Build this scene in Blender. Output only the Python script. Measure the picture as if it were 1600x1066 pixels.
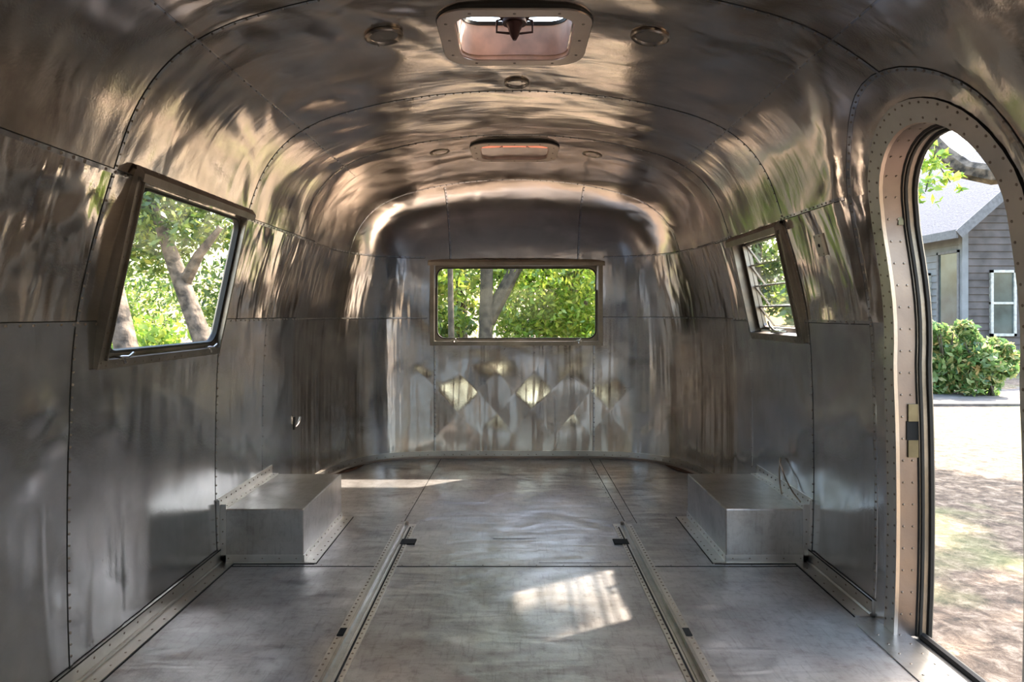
import bpy, bmesh, math, random
import numpy as np
from mathutils import Vector, Matrix, noise
R = math.radians
PI = math.pi
random.seed(7)
scn = bpy.context.scene
for o in list(bpy.data.objects): bpy.data.objects.remove(o)
COL = scn.collection

# ------------------------------------------------------------------ camera, sky, sun, exposure
F = 1060.0; CX, CY = 804.0, 490.0; H = 1.03
cam_d = bpy.data.cameras.new('camera'); cam = bpy.data.objects.new('camera', cam_d); COL.objects.link(cam)
cam_d.sensor_width = 36; cam_d.lens = F*36/1600
cam_d.shift_x = -4/1600; cam_d.shift_y = -43/1600
cam_d.clip_start = .05; cam_d.clip_end = 400
cam.location = (0, 0, H); cam.rotation_euler = (R(90), 0, 0)
scn.camera = cam

SUN_DIR = Vector((-.85, -.62, -1.0)).normalized()
w = bpy.data.worlds.new('sky'); scn.world = w; w.use_nodes = True
wn = w.node_tree.nodes; wl = w.node_tree.links
bg = wn['Background']
sky = wn.new('ShaderNodeTexSky'); sky.sky_type = 'NISHITA'; sky.sun_disc = False
sky.sun_elevation = R(44); sky.sun_rotation = R(54); sky.air_density = 1.6; sky.dust_density = 3.0; sky.ozone_density = 1.0
wl.new(sky.outputs[0], bg.inputs[0]); bg.inputs[1].default_value = 1.0
sd = bpy.data.lights.new('sun', 'SUN'); so = bpy.data.objects.new('sun', sd); COL.objects.link(so)
sd.energy = 22; sd.angle = R(.9); sd.color = (1, .86, .70)
so.location = (12, 12, 20); so.rotation_euler = SUN_DIR.to_track_quat('-Z', 'Y').to_euler()

vs = scn.view_settings
vs.view_transform = 'Standard'; vs.look = 'None'; vs.gamma = 1; vs.use_curve_mapping = False
vs.exposure = 0.45
try:
    scn.cycles.max_bounces = 24; scn.cycles.glossy_bounces = 16; scn.cycles.diffuse_bounces = 6
    scn.cycles.transparent_max_bounces = 24
except Exception: pass

# ------------------------------------------------------------------ materials
class NT:
    def __init__(s, name):
        s.m = bpy.data.materials.new(name); s.m.use_nodes = True
        s.t = s.m.node_tree; s.n = s.t.nodes; s.l = s.t.links; s.b = s.n['Principled BSDF']
    def tc(s, scale=(1,1,1), rot=(0,0,0)):
        c = s.n.new('ShaderNodeTexCoord'); mp = s.n.new('ShaderNodeMapping')
        mp.inputs['Scale'].default_value = scale; mp.inputs['Rotation'].default_value = rot
        s.l.new(c.outputs['Object'], mp.inputs[0]); return mp.outputs[0]
    def noise(s, vec, scale, detail=3, rough=.5, dist=0):
        n = s.n.new('ShaderNodeTexNoise'); n.inputs['Scale'].default_value = scale
        n.inputs['Detail'].default_value = detail; n.inputs['Roughness'].default_value = rough; n.inputs['Distortion'].default_value = dist
        s.l.new(vec, n.inputs['Vector']); return n.outputs[0]
    def ramp(s, fac, stops):
        r = s.n.new('ShaderNodeValToRGB'); e = r.color_ramp.elements
        while len(e) > 1: e.remove(e[-1])
        e[0].position = stops[0][0]; e[0].color = (*stops[0][1], 1)
        for p, c in stops[1:]:
            x = e.new(p); x.color = (*c, 1)
        s.l.new(fac, r.inputs[0]); return r.outputs[0]
    def maprange(s, v, a, b, c, d):
        m = s.n.new('ShaderNodeMapRange'); s.l.new(v, m.inputs[0])
        for i, x in enumerate((a,b,c,d)): m.inputs[i+1].default_value = x
        return m.outputs[0]
    def bump(s, h, dist, strength=1, prev=None):
        b = s.n.new('ShaderNodeBump'); b.inputs['Distance'].default_value = dist; b.inputs['Strength'].default_value = strength
        s.l.new(h, b.inputs['Height'])
        if prev: s.l.new(prev, b.inputs['Normal'])
        return b.outputs[0]
    def math(s, op, a, b=None):
        m = s.n.new('ShaderNodeMath'); m.operation = op
        for i, x in enumerate((a, b)):
            if x is None: continue
            if isinstance(x, (int, float)): m.inputs[i].default_value = x
            else: s.l.new(x, m.inputs[i])
        return m.outputs[0]

def metal(name, c0, c1, r0, r1, big=.02, bigscale=2.5, streak=.004, sscale=(9,9,1.2), fine=.0002, stain=True, met=1, vert=0, scuff=0):
    t = NT(name); t.b.inputs['Metallic'].default_value = met
    v = t.tc()
    n1 = t.noise(v, 3.2, 5, .6, .6)
    col = t.ramp(n1, [(.3, c0), (.7, c1)])
    if stain:
        n3 = t.noise(v, 38, 3, .6)
        mx = t.n.new('ShaderNodeMix'); mx.data_type = 'RGBA'; mx.blend_type = 'MULTIPLY'; mx.inputs[0].default_value = 1
        t.l.new(col, mx.inputs[6]); t.l.new(t.ramp(n3, [(.20, (.4,.35,.3)), (.26, (1,1,1))]), mx.inputs[7]); col = mx.outputs[2]
    if scuff:
        for vec, sc_, st in ((t.tc((1,1,1)), 26, [(.36,(.55,.52,.50)),(.50,(1,1,1))]), (t.tc((30,3,3),(0,0,.5)), 3, [(.36,(.62,.60,.58)),(.46,(1,1,1))]), (t.tc((3,34,3),(0,0,.3)), 3, [(.34,(.66,.63,.60)),(.44,(1,1,1))]), (t.tc((1,1,1)), 2.2, [(.35,(.62,.57,.54)),(.62,(1,1,1))])):
            m_x = t.n.new('ShaderNodeMix'); m_x.data_type = 'RGBA'; m_x.blend_type = 'MULTIPLY'; m_x.inputs[0].default_value = scuff
            t.l.new(col, m_x.inputs[6]); t.l.new(t.ramp(t.noise(vec, sc_, 6, .7), st), m_x.inputs[7]); col = m_x.outputs[2]
    t.l.new(col, t.b.inputs['Base Color'])
    n2 = t.noise(v, 9, 6, .65)
    t.l.new(t.maprange(n2, .3, .7, r0, r1), t.b.inputs['Roughness'])
    nb = t.bump(t.noise(v, bigscale, 1.5, .4, .8), big)
    if streak: nb = t.bump(t.noise(t.tc(sscale), 1, 2, .5, .4), streak, 1, nb)
    if vert: nb = t.bump(t.noise(t.tc((6.5,6.5,.22)), 1, 2.5, .6, .15), vert, 1, nb)
    if fine: nb = t.bump(t.noise(v, 140, 2, .5), fine, 1, nb)
    t.l.new(nb, t.b.inputs['Normal'])
    return t.m

def plain(name, col, rough=.6, metallic=0, var=.12, scale=12, bump=.001):
    t = NT(name); v = t.tc(); n = t.noise(v, scale, 4)
    lo = tuple(max(0, c*(1-var*2)) for c in col); hi = tuple(min(1, c*(1+var)) for c in col)
    t.l.new(t.ramp(n, [(.35, lo), (.65, hi)]), t.b.inputs['Base Color'])
    t.b.inputs['Roughness'].default_value = rough; t.b.inputs['Metallic'].default_value = metallic
    if bump: t.l.new(t.bump(n, bump), t.b.inputs['Normal'])
    return t.m

def leafmat(name, stops, trans=.45):
    t = NT(name); g = t.n.new('ShaderNodeNewGeometry')
    c = t.ramp(g.outputs['Random Per Island'], stops)
    d = t.n.new('ShaderNodeBsdfDiffuse'); tr = t.n.new('ShaderNodeBsdfTranslucent'); gl = t.n.new('ShaderNodeBsdfGlossy')
    gl.inputs['Roughness'].default_value = .35
    t.l.new(c, d.inputs[0]); t.l.new(c, tr.inputs[0])
    m1 = t.n.new('ShaderNodeMixShader'); m1.inputs[0].default_value = trans
    t.l.new(d.outputs[0], m1.inputs[1]); t.l.new(tr.outputs[0], m1.inputs[2])
    m2 = t.n.new('ShaderNodeMixShader'); m2.inputs[0].default_value = .05
    t.l.new(m1.outputs[0], m2.inputs[1]); t.l.new(gl.outputs[0], m2.inputs[2])
    t.l.new(m2.outputs[0], t.n['Material Output'].inputs[0])
    return t.m

def glassmat(name, haze=.05, tint=(1,1,1)):
    t = NT(name)
    tr = t.n.new('ShaderNodeBsdfTransparent'); tr.inputs[0].default_value = (*tint, 1)
    gl = t.n.new('ShaderNodeBsdfGlossy'); gl.inputs['Roughness'].default_value = .03
    df = t.n.new('ShaderNodeBsdfDiffuse'); df.inputs[0].default_value = (.75,.75,.72,1)
    fr = t.n.new('ShaderNodeLayerWeight'); fr.inputs[0].default_value = .5; fr_ = t.math('ADD', t.math('MULTIPLY', t.math('POWER', fr.outputs['Facing'], 5), .7), .04)
    m1 = t.n.new('ShaderNodeMixShader'); t.l.new(fr_, m1.inputs[0])
    t.l.new(tr.outputs[0], m1.inputs[1]); t.l.new(gl.outputs[0], m1.inputs[2])
    n = t.noise(t.tc(), 6, 5, .6, .5)
    m2 = t.n.new('ShaderNodeMixShader'); t.l.new(t.maprange(n, .4, .75, haze*.3, haze*2.4), m2.inputs[0])
    t.l.new(m1.outputs[0], m2.inputs[1]); t.l.new(df.outputs[0], m2.inputs[2])
    t.l.new(m2.outputs[0], t.n['Material Output'].inputs[0])
    return t.m

M = {}
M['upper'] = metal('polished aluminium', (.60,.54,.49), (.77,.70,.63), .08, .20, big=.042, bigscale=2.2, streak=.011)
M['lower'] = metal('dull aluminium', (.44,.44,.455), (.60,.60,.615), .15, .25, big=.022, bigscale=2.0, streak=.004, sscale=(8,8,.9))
M['roof'] = metal('roof aluminium', (.56,.49,.43), (.72,.64,.56), .10, .24, big=.032, bigscale=2.0, streak=.0035, sscale=(3,9,3))
M['rear'] = metal('rear aluminium', (.52,.48,.45), (.70,.65,.60), .11, .22, big=.010, bigscale=2.6, streak=.004, sscale=(10,6,.8), vert=.012)
M['dome'] = metal('dome aluminium', (.54,.49,.44), (.72,.65,.59), .10, .20, big=.012, bigscale=2.4, streak=.003, sscale=(3,5,8))
M['floor'] = metal('floor aluminium', (.31,.305,.31), (.53,.52,.525), .31, .42, big=.018, bigscale=3.5, streak=.006, sscale=(3,11,3), fine=.0003, met=.72, stain=False, scuff=.5)
M['seam'] = metal('seam aluminium', (.43,.415,.395), (.60,.58,.555), .31, .42, big=0.004, streak=0, fine=0)
M['frame'] = metal('weathered frame', (.18,.16,.14), (.36,.32,.29), .32, .5, big=.003, streak=0, fine=.0006)
M['trim'] = metal('pale trim', (.50,.42,.37), (.64,.55,.49), .3, .46, big=.003, streak=0, fine=.0004)
M['box'] = metal('box aluminium', (.36,.355,.345), (.52,.51,.50), .305, .38, big=.006, bigscale=4, streak=.002, sscale=(5,5,3), stain=False, fine=0, scuff=.3)
M['jamb'] = metal('pinkish jamb', (.18,.145,.135), (.26,.215,.20), .34, .5, big=.003, streak=0)
M['rivet'] = metal('rivet', (.16,.13,.11), (.34,.29,.25), .35, .5, big=0, streak=0, fine=0, stain=False)
M['pink'] = plain('faded pink paint', (.78,.55,.45), .5, 0, .10, 14)
M['dark'] = plain('black rubber', (.02,.018,.016), .6)
M['rust'] = plain('dark red steel', (.035,.012,.010), .5, .3)
M['hole'] = plain('black hole', (.006,.006,.006), .9, 0, .1)
M['chrome'] = plain('worn chrome', (.62,.60,.58), .2, 1, .1)
M['ring'] = plain('bronze ring', (.30,.25,.20), .3, 1, .2)
M['brass'] = plain('old brass', (.15,.13,.085), .4, .8, .15)
M['wood'] = plain('exposed plywood', (.13,.06,.03), .8, 0, .3, 30)
M['mesh'] = plain('lamp lens', (.20,.18,.16), .35, .6)
M['glass'] = glassmat('window glass', .045)
M['glass2'] = glassmat('louvre glass', .06)
M['lid'] = leafmat('hatch lid', [(0,(.72,.50,.42)),(1,(.74,.52,.44))], .7)
M['bark'] = plain('bark', (.06,.05,.035), .9, 0, .3, 9, .02)
M['palebark'] = plain('pale bark', (.11,.085,.065), .85, 0, .42, 11, .02)
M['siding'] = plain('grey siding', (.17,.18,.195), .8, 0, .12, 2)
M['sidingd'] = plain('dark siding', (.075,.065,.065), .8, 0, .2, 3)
M['shingle'] = plain('roof shingles', (.085,.085,.105), .85, 0, .15, 20, .01)
M['fascia'] = plain('fascia board', (.12,.12,.13), .7)
M['white'] = plain('white paint', (.42,.42,.40), .6)
M['win'] = plain('dark window glass', (.06,.08,.08), .08, 0, .2, 2, 0)
M['leafA'] = leafmat('leaf green', [(0,(.05,.10,.018)), (.5,(.13,.22,.03)), (.85,(.26,.33,.05)), (1,(.40,.38,.07))])
M['leafB'] = leafmat('leaf dark', [(0,(.03,.07,.02)), (.6,(.09,.15,.03)), (1,(.20,.25,.05))])
M['leafC'] = leafmat('leaf bright', [(0,(.10,.20,.02)), (.5,(.22,.36,.04)), (1,(.42,.46,.07))])
M['leafD'] = leafmat('shrub leaf', [(0,(.06,.13,.04)), (.5,(.16,.28,.08)), (.8,(.34,.40,.16)), (1,(.50,.34,.14))])

def groundmat():
    t = NT('ground'); v = t.tc()
    a = t.noise(v, .5, 4, .6); b = t.noise(v, 9, 8, .75, .4)
    mx = t.n.new('ShaderNodeMix'); mx.data_type = 'RGBA'
    t.l.new(t.maprange(a, .50, .60, 0, .55), mx.inputs[0])
    t.l.new(t.ramp(b, [(.36, (.04,.028,.02)), (.5, (.15,.105,.075)), (.64, (.33,.26,.20))]), mx.inputs[6])
    t.l.new(t.ramp(b, [(.3, (.08,.11,.03)), (.65, (.26,.28,.11))]), mx.inputs[7])
    t.l.new(mx.outputs[2], t.b.inputs['Base Color']); t.b.inputs['Roughness'].default_value = .95
    t.l.new(t.bump(b, .05), t.b.inputs['Normal'])
    return t.m
M['ground'] = groundmat()
M['gravel'] = plain('driveway', (.12,.11,.11), .95, 0, .2, 6, .01)

# ------------------------------------------------------------------ object helpers
def tag(o, label=None, cat=None, group=None, kind=None):
    if label: o['label'] = label
    if cat: o['category'] = cat
    if group: o['group'] = group
    if kind: o['kind'] = kind
    return o
def empty(name, loc=(0,0,0), rz=0):
    o = bpy.data.objects.new(name, None); COL.objects.link(o); o.location = loc; o.rotation_euler = (0,0,rz); o.empty_display_size = .1
    return o
def children(o): return [c for c in bpy.data.objects if c.parent == o]
def copy_tree(o, parent=None):
    c = o.copy(); COL.objects.link(c); c.parent = parent
    for ch in children(o): copy_tree(ch, c)
    return c

class MB:
    def __init__(s): s.v = []; s.f = []
    def add(s, vs_, fs):
        k = len(s.v); s.v += [tuple(p) for p in vs_]; s.f += [tuple(i+k for i in f) for f in fs]
    def box(s, c, d, rot=None):
        P = []
        for sx in (-1,1):
            for sy in (-1,1):
                for sz in (-1,1):
                    q = Vector((sx*d[0]/2, sy*d[1]/2, sz*d[2]/2))
                    if rot: q = rot @ q
                    P.append(q + Vector(c))
        s.add(P, [(0,1,3,2),(4,6,7,5),(0,4,5,1),(2,3,7,6),(0,2,6,4),(1,5,7,3)])
    def bb(s, x0,x1,y0,y1,z0,z1): s.box(((x0+x1)/2,(y0+y1)/2,(z0+z1)/2),(x1-x0,y1-y0,z1-z0))
    def bar(s, a, b, w_, h_, up=(0,0,1)):
        a = Vector(a); b = Vector(b); d = (b-a); L = d.length; d.normalize()
        u = Vector(up); sd_ = d.cross(u).normalized(); u = sd_.cross(d).normalized()
        m = Matrix((sd_, d, u)).transposed(); s.box((a+b)/2, (w_, L, h_), m)
    def tube(s, pts, r, n=8, close=False, caps=True):
        pts = [Vector(p) for p in pts]; m = len(pts)
        rr = r if isinstance(r, (list, tuple)) else [r]*m
        k = len(s.v); prev = None
        for i, p in enumerate(pts):
            if close: d = pts[(i+1) % m] - pts[i-1]
            else: d = pts[min(i+1, m-1)] - pts[max(i-1, 0)]
            d.normalize()
            if prev is None: a = d.orthogonal().normalized()
            else: a = (prev - d*prev.dot(d)).normalized()
            prev = a; b = d.cross(a)
            for j in range(n):
                t = 2*PI*j/n; s.v.append(tuple(p + (a*math.cos(t)+b*math.sin(t))*rr[i]))
        for i in range(m if close else m-1):
            for j in range(n):
                i2 = (i+1) % m
                s.f.append((k+i*n+j, k+i*n+(j+1)%n, k+i2*n+(j+1)%n, k+i2*n+j))
        if caps and not close:
            s.f.append(tuple(k+j for j in range(n))[::-1]); s.f.append(tuple(k+(m-1)*n+j for j in range(n)))
    def rivet(s, p, n, r=.0045, h=.0022):
        p = Vector(p); n = Vector(n).normalized(); a = n.orthogonal().normalized(); b = n.cross(a); k = len(s.v)
        N = 7
        for rr, hh in ((1,-.0005),(.75,h*.75)):
            for j in range(N):
                t = 2*PI*j/N; s.v.append(tuple(p + (a*math.cos(t)+b*math.sin(t))*r*rr + n*hh))
        s.v.append(tuple(p + n*h))
        for j in range(N):
            j2 = (j+1) % N
            s.f.append((k+j, k+j2, k+N+j2, k+N+j)); s.f.append((k+N+j, k+N+j2, k+2*N))
    def ring(s, outer, inner, z0, z1):
        """outer, inner: equal-length closed 2D loops; a plate between them from height z0 to z1"""
        n = len(outer); k = len(s.v)
        for lp, z in ((outer,z0),(outer,z1),(inner,z1),(inner,z0)):
            for p in lp: s.v.append((p[0], p[1], z))
        for a in range(4):
            b = (a+1) % 4
            for j in range(n):
                j2 = (j+1) % n; s.f.append((k+a*n+j, k+a*n+j2, k+b*n+j2, k+b*n+j))
    def build(s, name, mat, parent=None, smooth=False, loc=None):
        me = bpy.data.meshes.new(name); me.from_pydata(s.v, [], s.f); me.validate()
        bm = bmesh.new(); bm.from_mesh(me); bmesh.ops.recalc_face_normals(bm, faces=bm.faces); bm.to_mesh(me); bm.free()
        me.materials.append(mat)
        if smooth:
            me.polygons.foreach_set('use_smooth', [True]*len(me.polygons))
            try: me.set_sharp_from_angle(angle=R(40))
            except Exception: pass
        o = bpy.data.objects.new(name, me); COL.objects.link(o); o.parent = parent
        if loc: o.location = loc
        return o

def rrect(w_, h_, r, n=6):
    pts = []
    for cx, cy, a0 in ((w_/2-r, h_/2-r, 0), (-w_/2+r, h_/2-r, 90), (-w_/2+r, -h_/2+r, 180), (w_/2-r, -h_/2+r, 270)):
        for i in range(n+1):
            a = R(a0 + 90*i/n); pts.append((cx + r*math.cos(a), cy + r*math.sin(a)))
    return pts

# ------------------------------------------------------------------ the shell's cross-section
half = [(1.217,0),(1.224,.2),(1.226,.45),(1.220,.75),(1.203,1.0),(1.158,1.22),(1.100,1.42),(1.035,1.60),(.94,1.728),(.81,1.812),(.65,1.866),(.45,1.909),(.22,1.936),(0,1.944)]
def catmull(P, per=14):
    out = []
    for i in range(len(P)-1):
        p0 = P[i-1] if i > 0 else (2*P[0][0]-P[1][0], 2*P[0][1]-P[1][1])
        p1, p2 = P[i], P[i+1]
        p3 = P[i+2] if i+2 < len(P) else (-P[i][0], P[i][1])
        for k in range(per):
            t = k/per
            out.append(tuple(.5*((2*p1[j]) + (-p0[j]+p2[j])*t + (2*p0[j]-5*p1[j]+4*p2[j]-p3[j])*t*t + (-p0[j]+3*p1[j]-3*p2[j]+p3[j])*t**3) for j in (0,1)))
    out.append(P[-1]); return out
hc = catmull(half)
full = [(-x, z) for x, z in hc] + [(x, z) for x, z in hc[::-1][1:]]
fx = np.array([p[0] for p in full]); fz = np.array([p[1] for p in full])
fa = np.concatenate([[0], np.cumsum(np.hypot(np.diff(fx), np.diff(fz)))]); ALEN = fa[-1]
def prof(a): return float(np.interp(a, fa, fx)), float(np.interp(a, fa, fz))
def a_z(side, z):
    a = float(np.interp(z, fz[:len(hc)], fa[:len(hc)])); return a if side < 0 else ALEN - a
def a_x(x): return float(np.interp(x, fx[len(hc)-70:len(hc)+69], fa[len(hc)-70:len(hc)+69]))
Y0, LC, NQ, NT_ = 3.73, 1.10, 5.0, 3.0
YF = -1.15                      # where the front cap starts, behind the viewer
fth = np.arctan2(fz, fx)[::-1]; frr = np.hypot(fx, fz)[::-1]
fth[0] = 0; fth[-1] = PI
def q_of(x, z):
    th = math.atan2(max(z, 0), x); return math.hypot(x, z)/float(np.interp(th, fth, frr))
def cap_t(q): return (max(0, 1-min(q,1)**NQ))**(1/NT_)
def quilt(x, z):
    if abs(x) > .95 or z > .8 or z < .03: return 0
    def tri(p): p = p % 1.0; return abs(p-.5)*2
    w_ = math.exp(-((z-.38)/.27)**4) * max(0, 1-(abs(x)/.9)**4)
    x += .03*noise.noise(Vector((x*3, z*3, 4))); p = x/.54+.25; qv = (z-.325)/.60 + .05*noise.noise(Vector((x*4, z*3, 9)))
    return (.011+.008*noise.noise(Vector((x*5, z*4, 1))))*w_*(tri(p+qv) + tri(p-qv) - 1)
def rear_y(x, z): return Y0 + LC*cap_t(q_of(x, z)) + quilt(x, z)

# the doorway: outline in (y, z)
DN, DF, DZ, DR = 1.625, 2.165, 1.27, .285
DC = (DN+DF)/2
def door_dist(y, z):
    """signed distance outside the opening"""
    hw = (DF-DN)/2
    if z <= DZ: return abs(y-DC) - hw
    return (math.hypot((y-DC)/hw, (z-DZ)/DR) - 1)*hw
def door_push(y, z):
    d = door_dist(y, z)
    w_ = 1 if d < .06 else max(0, 1-(d-.06)/.15); w_ = w_*w_*(3-2*w_)
    return w_*.048*max(0, min(1, (z-.85)/.5))
DENTS = [(-1,1.74,.78,.060,.010),(-1,1.80,.70,.055,-.008),(-1,1.70,.62,.05,.007),(-1,2.05,.70,.09,.006),(1,2.35,.62,.07,.008),(1,2.45,1.02,.06,.007),(1,2.62,.99,.05,-.006),(1,2.28,1.03,.05,.007),(1,3.0,.40,.07,.010),(-1,3.5,.98,.07,.006),(-1,3.2,1.0,.06,-.006)]
def dent(side, y, z):
    return sum(am*math.exp(-((y-dy)**2+(z-dz)**2)/(rr*rr*.5)) for sd__,dy,dz,rr,am in DENTS if sd__ == side)
def wall_pt(a, y):
    x, z = prof(a)
    if abs(x) > .9: x -= math.copysign(dent(1 if x > 0 else -1, y, z), x)
    if x > .7: x += door_push(y, z)
    return Vector((x, y, z))
def wall_n(a, y):
    e = .01; t1 = wall_pt(min(a+e, ALEN), y)-wall_pt(max(a-e, 0), y); t2 = wall_pt(a, y+e)-wall_pt(a, y-e)
    n = t1.cross(t2).normalized(); c = wall_pt(a, y)
    return n if n.dot(Vector((0, y, .8))-c) > 0 else -n
def rear_n(x, z):
    e = .012
    g = Vector(((rear_y(x+e,z)-rear_y(x-e,z))/(2*e), -1, (rear_y(x,z+e)-rear_y(x,max(z-e,0)))/(e+min(e,z)) ))
    return g.normalized()

def door_pts(off, n=22, zb=0.0):
    hw = (DF-DN)/2 + off; P = []
    zs = np.linspace(zb, DZ, 20)[:-1]
    for z in zs: P.append((DC+hw, z))
    for i in range(n+1):
        t = PI*i/n; P.append((DC+hw*math.cos(t), DZ+(DR+off)*math.sin(t)))
    for z in zs[::-1]: P.append((DC-hw, z))
    return P

# ------------------------------------------------------------------ shell meshes with convex cut-outs
def cut(bm, axes, poly, test):
    """axes: indices of the 2D plane; poly: convex CCW outline; delete faces inside"""
    ia, ib = axes; ip = 3-ia-ib
    xs = [p[0] for p in poly]; ys = [p[1] for p in poly]
    lo = (min(xs)-.06, min(ys)-.06); hi = (max(xs)+.06, max(ys)+.06)
    cur = [f for f in bm.faces if test(f.calc_center_median()) and lo[0] < f.calc_center_median()[ia] < hi[0] and lo[1] < f.calc_center_median()[ib] < hi[1]]
    n = len(poly); cx, cy = sum(xs)/n, sum(ys)/n
    for i in range(n):
        a = poly[i]; b = poly[(i+1) % n]
        nn = Vector((0,0,0)); nn[ia] = b[1]-a[1]; nn[ib] = -(b[0]-a[0])
        if nn.length < 1e-6: continue
        nn.normalize(); co = Vector((0,0,0)); co[ia] = a[0]; co[ib] = a[1]
        if (cx-a[0])*nn[ia] + (cy-a[1])*nn[ib] > 0: nn = -nn
        geom = list({e for f in cur for e in f.edges}) + list({v for f in cur for v in f.verts}) + cur
        r = bmesh.ops.bisect_plane(bm, geom=geom, plane_co=co, plane_no=nn, dist=1e-6)
        fs = [g for g in r['geom'] if isinstance(g, bmesh.types.BMFace)]
        cur = [f for f in fs if (f.calc_center_median()-co).dot(nn) < 1e-6]
    bmesh.ops.delete(bm, geom=cur, context='FACES')

LW = dict(y0=1.955, y1=2.765, z0=.868, z1=1.448)        # left window, outer flange
RW = dict(y0=2.815, y1=3.44, z0=.905, z1=1.405)        # louvred window
HATCH1 = (0.0, 2.225, .45, .42); HATCH2 = (0.0, 3.79, .45, .40)

def grid_mesh(name, P, nu, nv, mat, cuts=(), zclip=None):
    me = bpy.data.meshes.new(name)
    faces = [(i*nv+j, (i+1)*nv+j, (i+1)*nv+j+1, i*nv+j+1) for i in range(nu-1) for j in range(nv-1)]
    me.from_pydata([tuple(p) for p in P], [], faces)
    bm = bmesh.new(); bm.from_mesh(me)
    bmesh.ops.remove_doubles(bm, verts=bm.verts, dist=1e-5)
    for axes, poly, test in cuts: cut(bm, axes, poly, test)
    if zclip:
        bmesh.ops.bisect_plane(bm, geom=bm.faces[:]+bm.edges[:]+bm.verts[:], plane_co=(0,0,ZS2), plane_no=(0,0,zclip), clear_outer=True)
    # inward normals
    bmesh.ops.recalc_face_normals(bm, faces=bm.faces)
    f = max(bm.faces, key=lambda q: q.calc_area()); c = f.calc_center_median()
    if f.normal.dot(Vector((0, min(max(c.y, -1), 3.4), .9))-c) < 0:
        for q in bm.faces: q.normal_flip()
    bm.to_mesh(me); bm.free()
    me.polygons.foreach_set('use_smooth', [True]*len(me.polygons))
    me.materials.append(mat)
    o = bpy.data.objects.new(name, me); COL.objects.link(o); tag(o, kind='structure'); return o

def sheet(name, a0, a1, y0, y1, mat, cuts=(), da=.026, dy=.03):
    na = max(2, int(abs(a1-a0)/da)+1); ny = int((y1-y0)/dy)+1
    P = []
    for i in range(na):
        a = a0+(a1-a0)*i/(na-1)
        for j in range(ny): P.append(wall_pt(a, y0+(y1-y0)*j/(ny-1)))
    return grid_mesh(name, P, na, ny, mat, cuts)

def rect(y0, y1, z0, z1): return [(y0,z0),(y1,z0),(y1,z1),(y0,z1)]
def left(c): return c.x < 0
def right(c): return c.x > 0
ZS1, ZS2 = 1.0, 1.42
eps = .0
lw_cut = rect(LW['y0']+.04, LW['y1']-.04, LW['z0']+.035, LW['z1']-.035)
rw_cut = rect(RW['y0']+.035, RW['y1']-.035, RW['z0']+.035, RW['z1']-.035)
dcut = door_pts(0, 22, -.05)
aL0, aL1, aL2 = 0, a_z(-1, ZS1), a_z(-1, ZS2); aR0, aR1, aR2 = ALEN, a_z(1, ZS1), a_z(1, ZS2)
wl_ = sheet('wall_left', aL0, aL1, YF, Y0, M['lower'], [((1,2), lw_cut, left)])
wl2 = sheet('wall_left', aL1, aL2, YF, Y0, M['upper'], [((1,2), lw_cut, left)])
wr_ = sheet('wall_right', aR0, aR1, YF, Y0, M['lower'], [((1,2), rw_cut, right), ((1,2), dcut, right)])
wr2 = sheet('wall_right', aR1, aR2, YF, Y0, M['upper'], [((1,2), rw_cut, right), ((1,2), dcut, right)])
def hcut(h): return [(h[0]+p[0], h[1]+p[1]) for p in rrect(h[2]-.09, h[3]-.08, .07)]
sheet('ceiling', aL2, aR2, YF, Y0, M['roof'], [((0,1), hcut(HATCH1), lambda c: c.z > 1.6), ((0,1), hcut(HATCH2), lambda c: c.z > 1.6), ((1,2), dcut, right)])

def cap(name, sgn, mat, cuts, y0, L, zclip=None):
    qs = []; K_ = 27 if zclip != 1 else 80
    for i in range(22): qs.append(math.cos(R(70)*i/21)**(2/NQ))
    q0 = qs[-1]; qs += [q0*(1-k/(K_-1)) for k in range(1, K_)]
    na = 190 if zclip != 1 else 420; P = []
    for i in range(na):
        x, z = prof(ALEN*i/(na-1))
        for q in qs:
            X, Z = x*q, z*q
            y = y0 + sgn*L*cap_t(q) + (quilt(X, Z) if sgn > 0 else 0)
            P.append((X, y, Z))
    return grid_mesh(name, P, na, len(qs), mat, cuts, zclip)
cap('wall_rear', 1, M['rear'], [((0,2), rect(-.555,.575,.835,1.365), lambda c: c.y > 4.2)], Y0, LC, 1)
cap('ceiling', 1, M['dome'], [], Y0, LC, -1)
cap('wall_front', -1, M['upper'], [((0,2), rect(-.7,.7,.92,1.46), lambda c: c.y < YF)], YF, LC)  # unseen front window opening, added to let daylight in

# floor
bmv = []
N_ = 60
edge = []
for i in range(N_+1):
    t = PI*i/N_; c, s_ = math.cos(t), math.sin(t)
    q = abs(c)**(2/NQ); edge.append((1.217*q*(1 if c >= 0 else -1), Y0+LC*s_**(2/NT_)))
edge2 = [(x, YF-(y-Y0)) for x, y in edge[::-1]]
loop = edge+edge2
fm = MB(); n = len(loop)
fm.add([(x,y,0) for x,y in loop]+[(x,y,-.07) for x,y in loop], [tuple(range(n)), tuple(range(2*n-1, n-1, -1))]+[(i,(i+1)%n,n+(i+1)%n,n+i) for i in range(n)])
fl = fm.build('floor', M['floor']); tag(fl, kind='structure')

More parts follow.
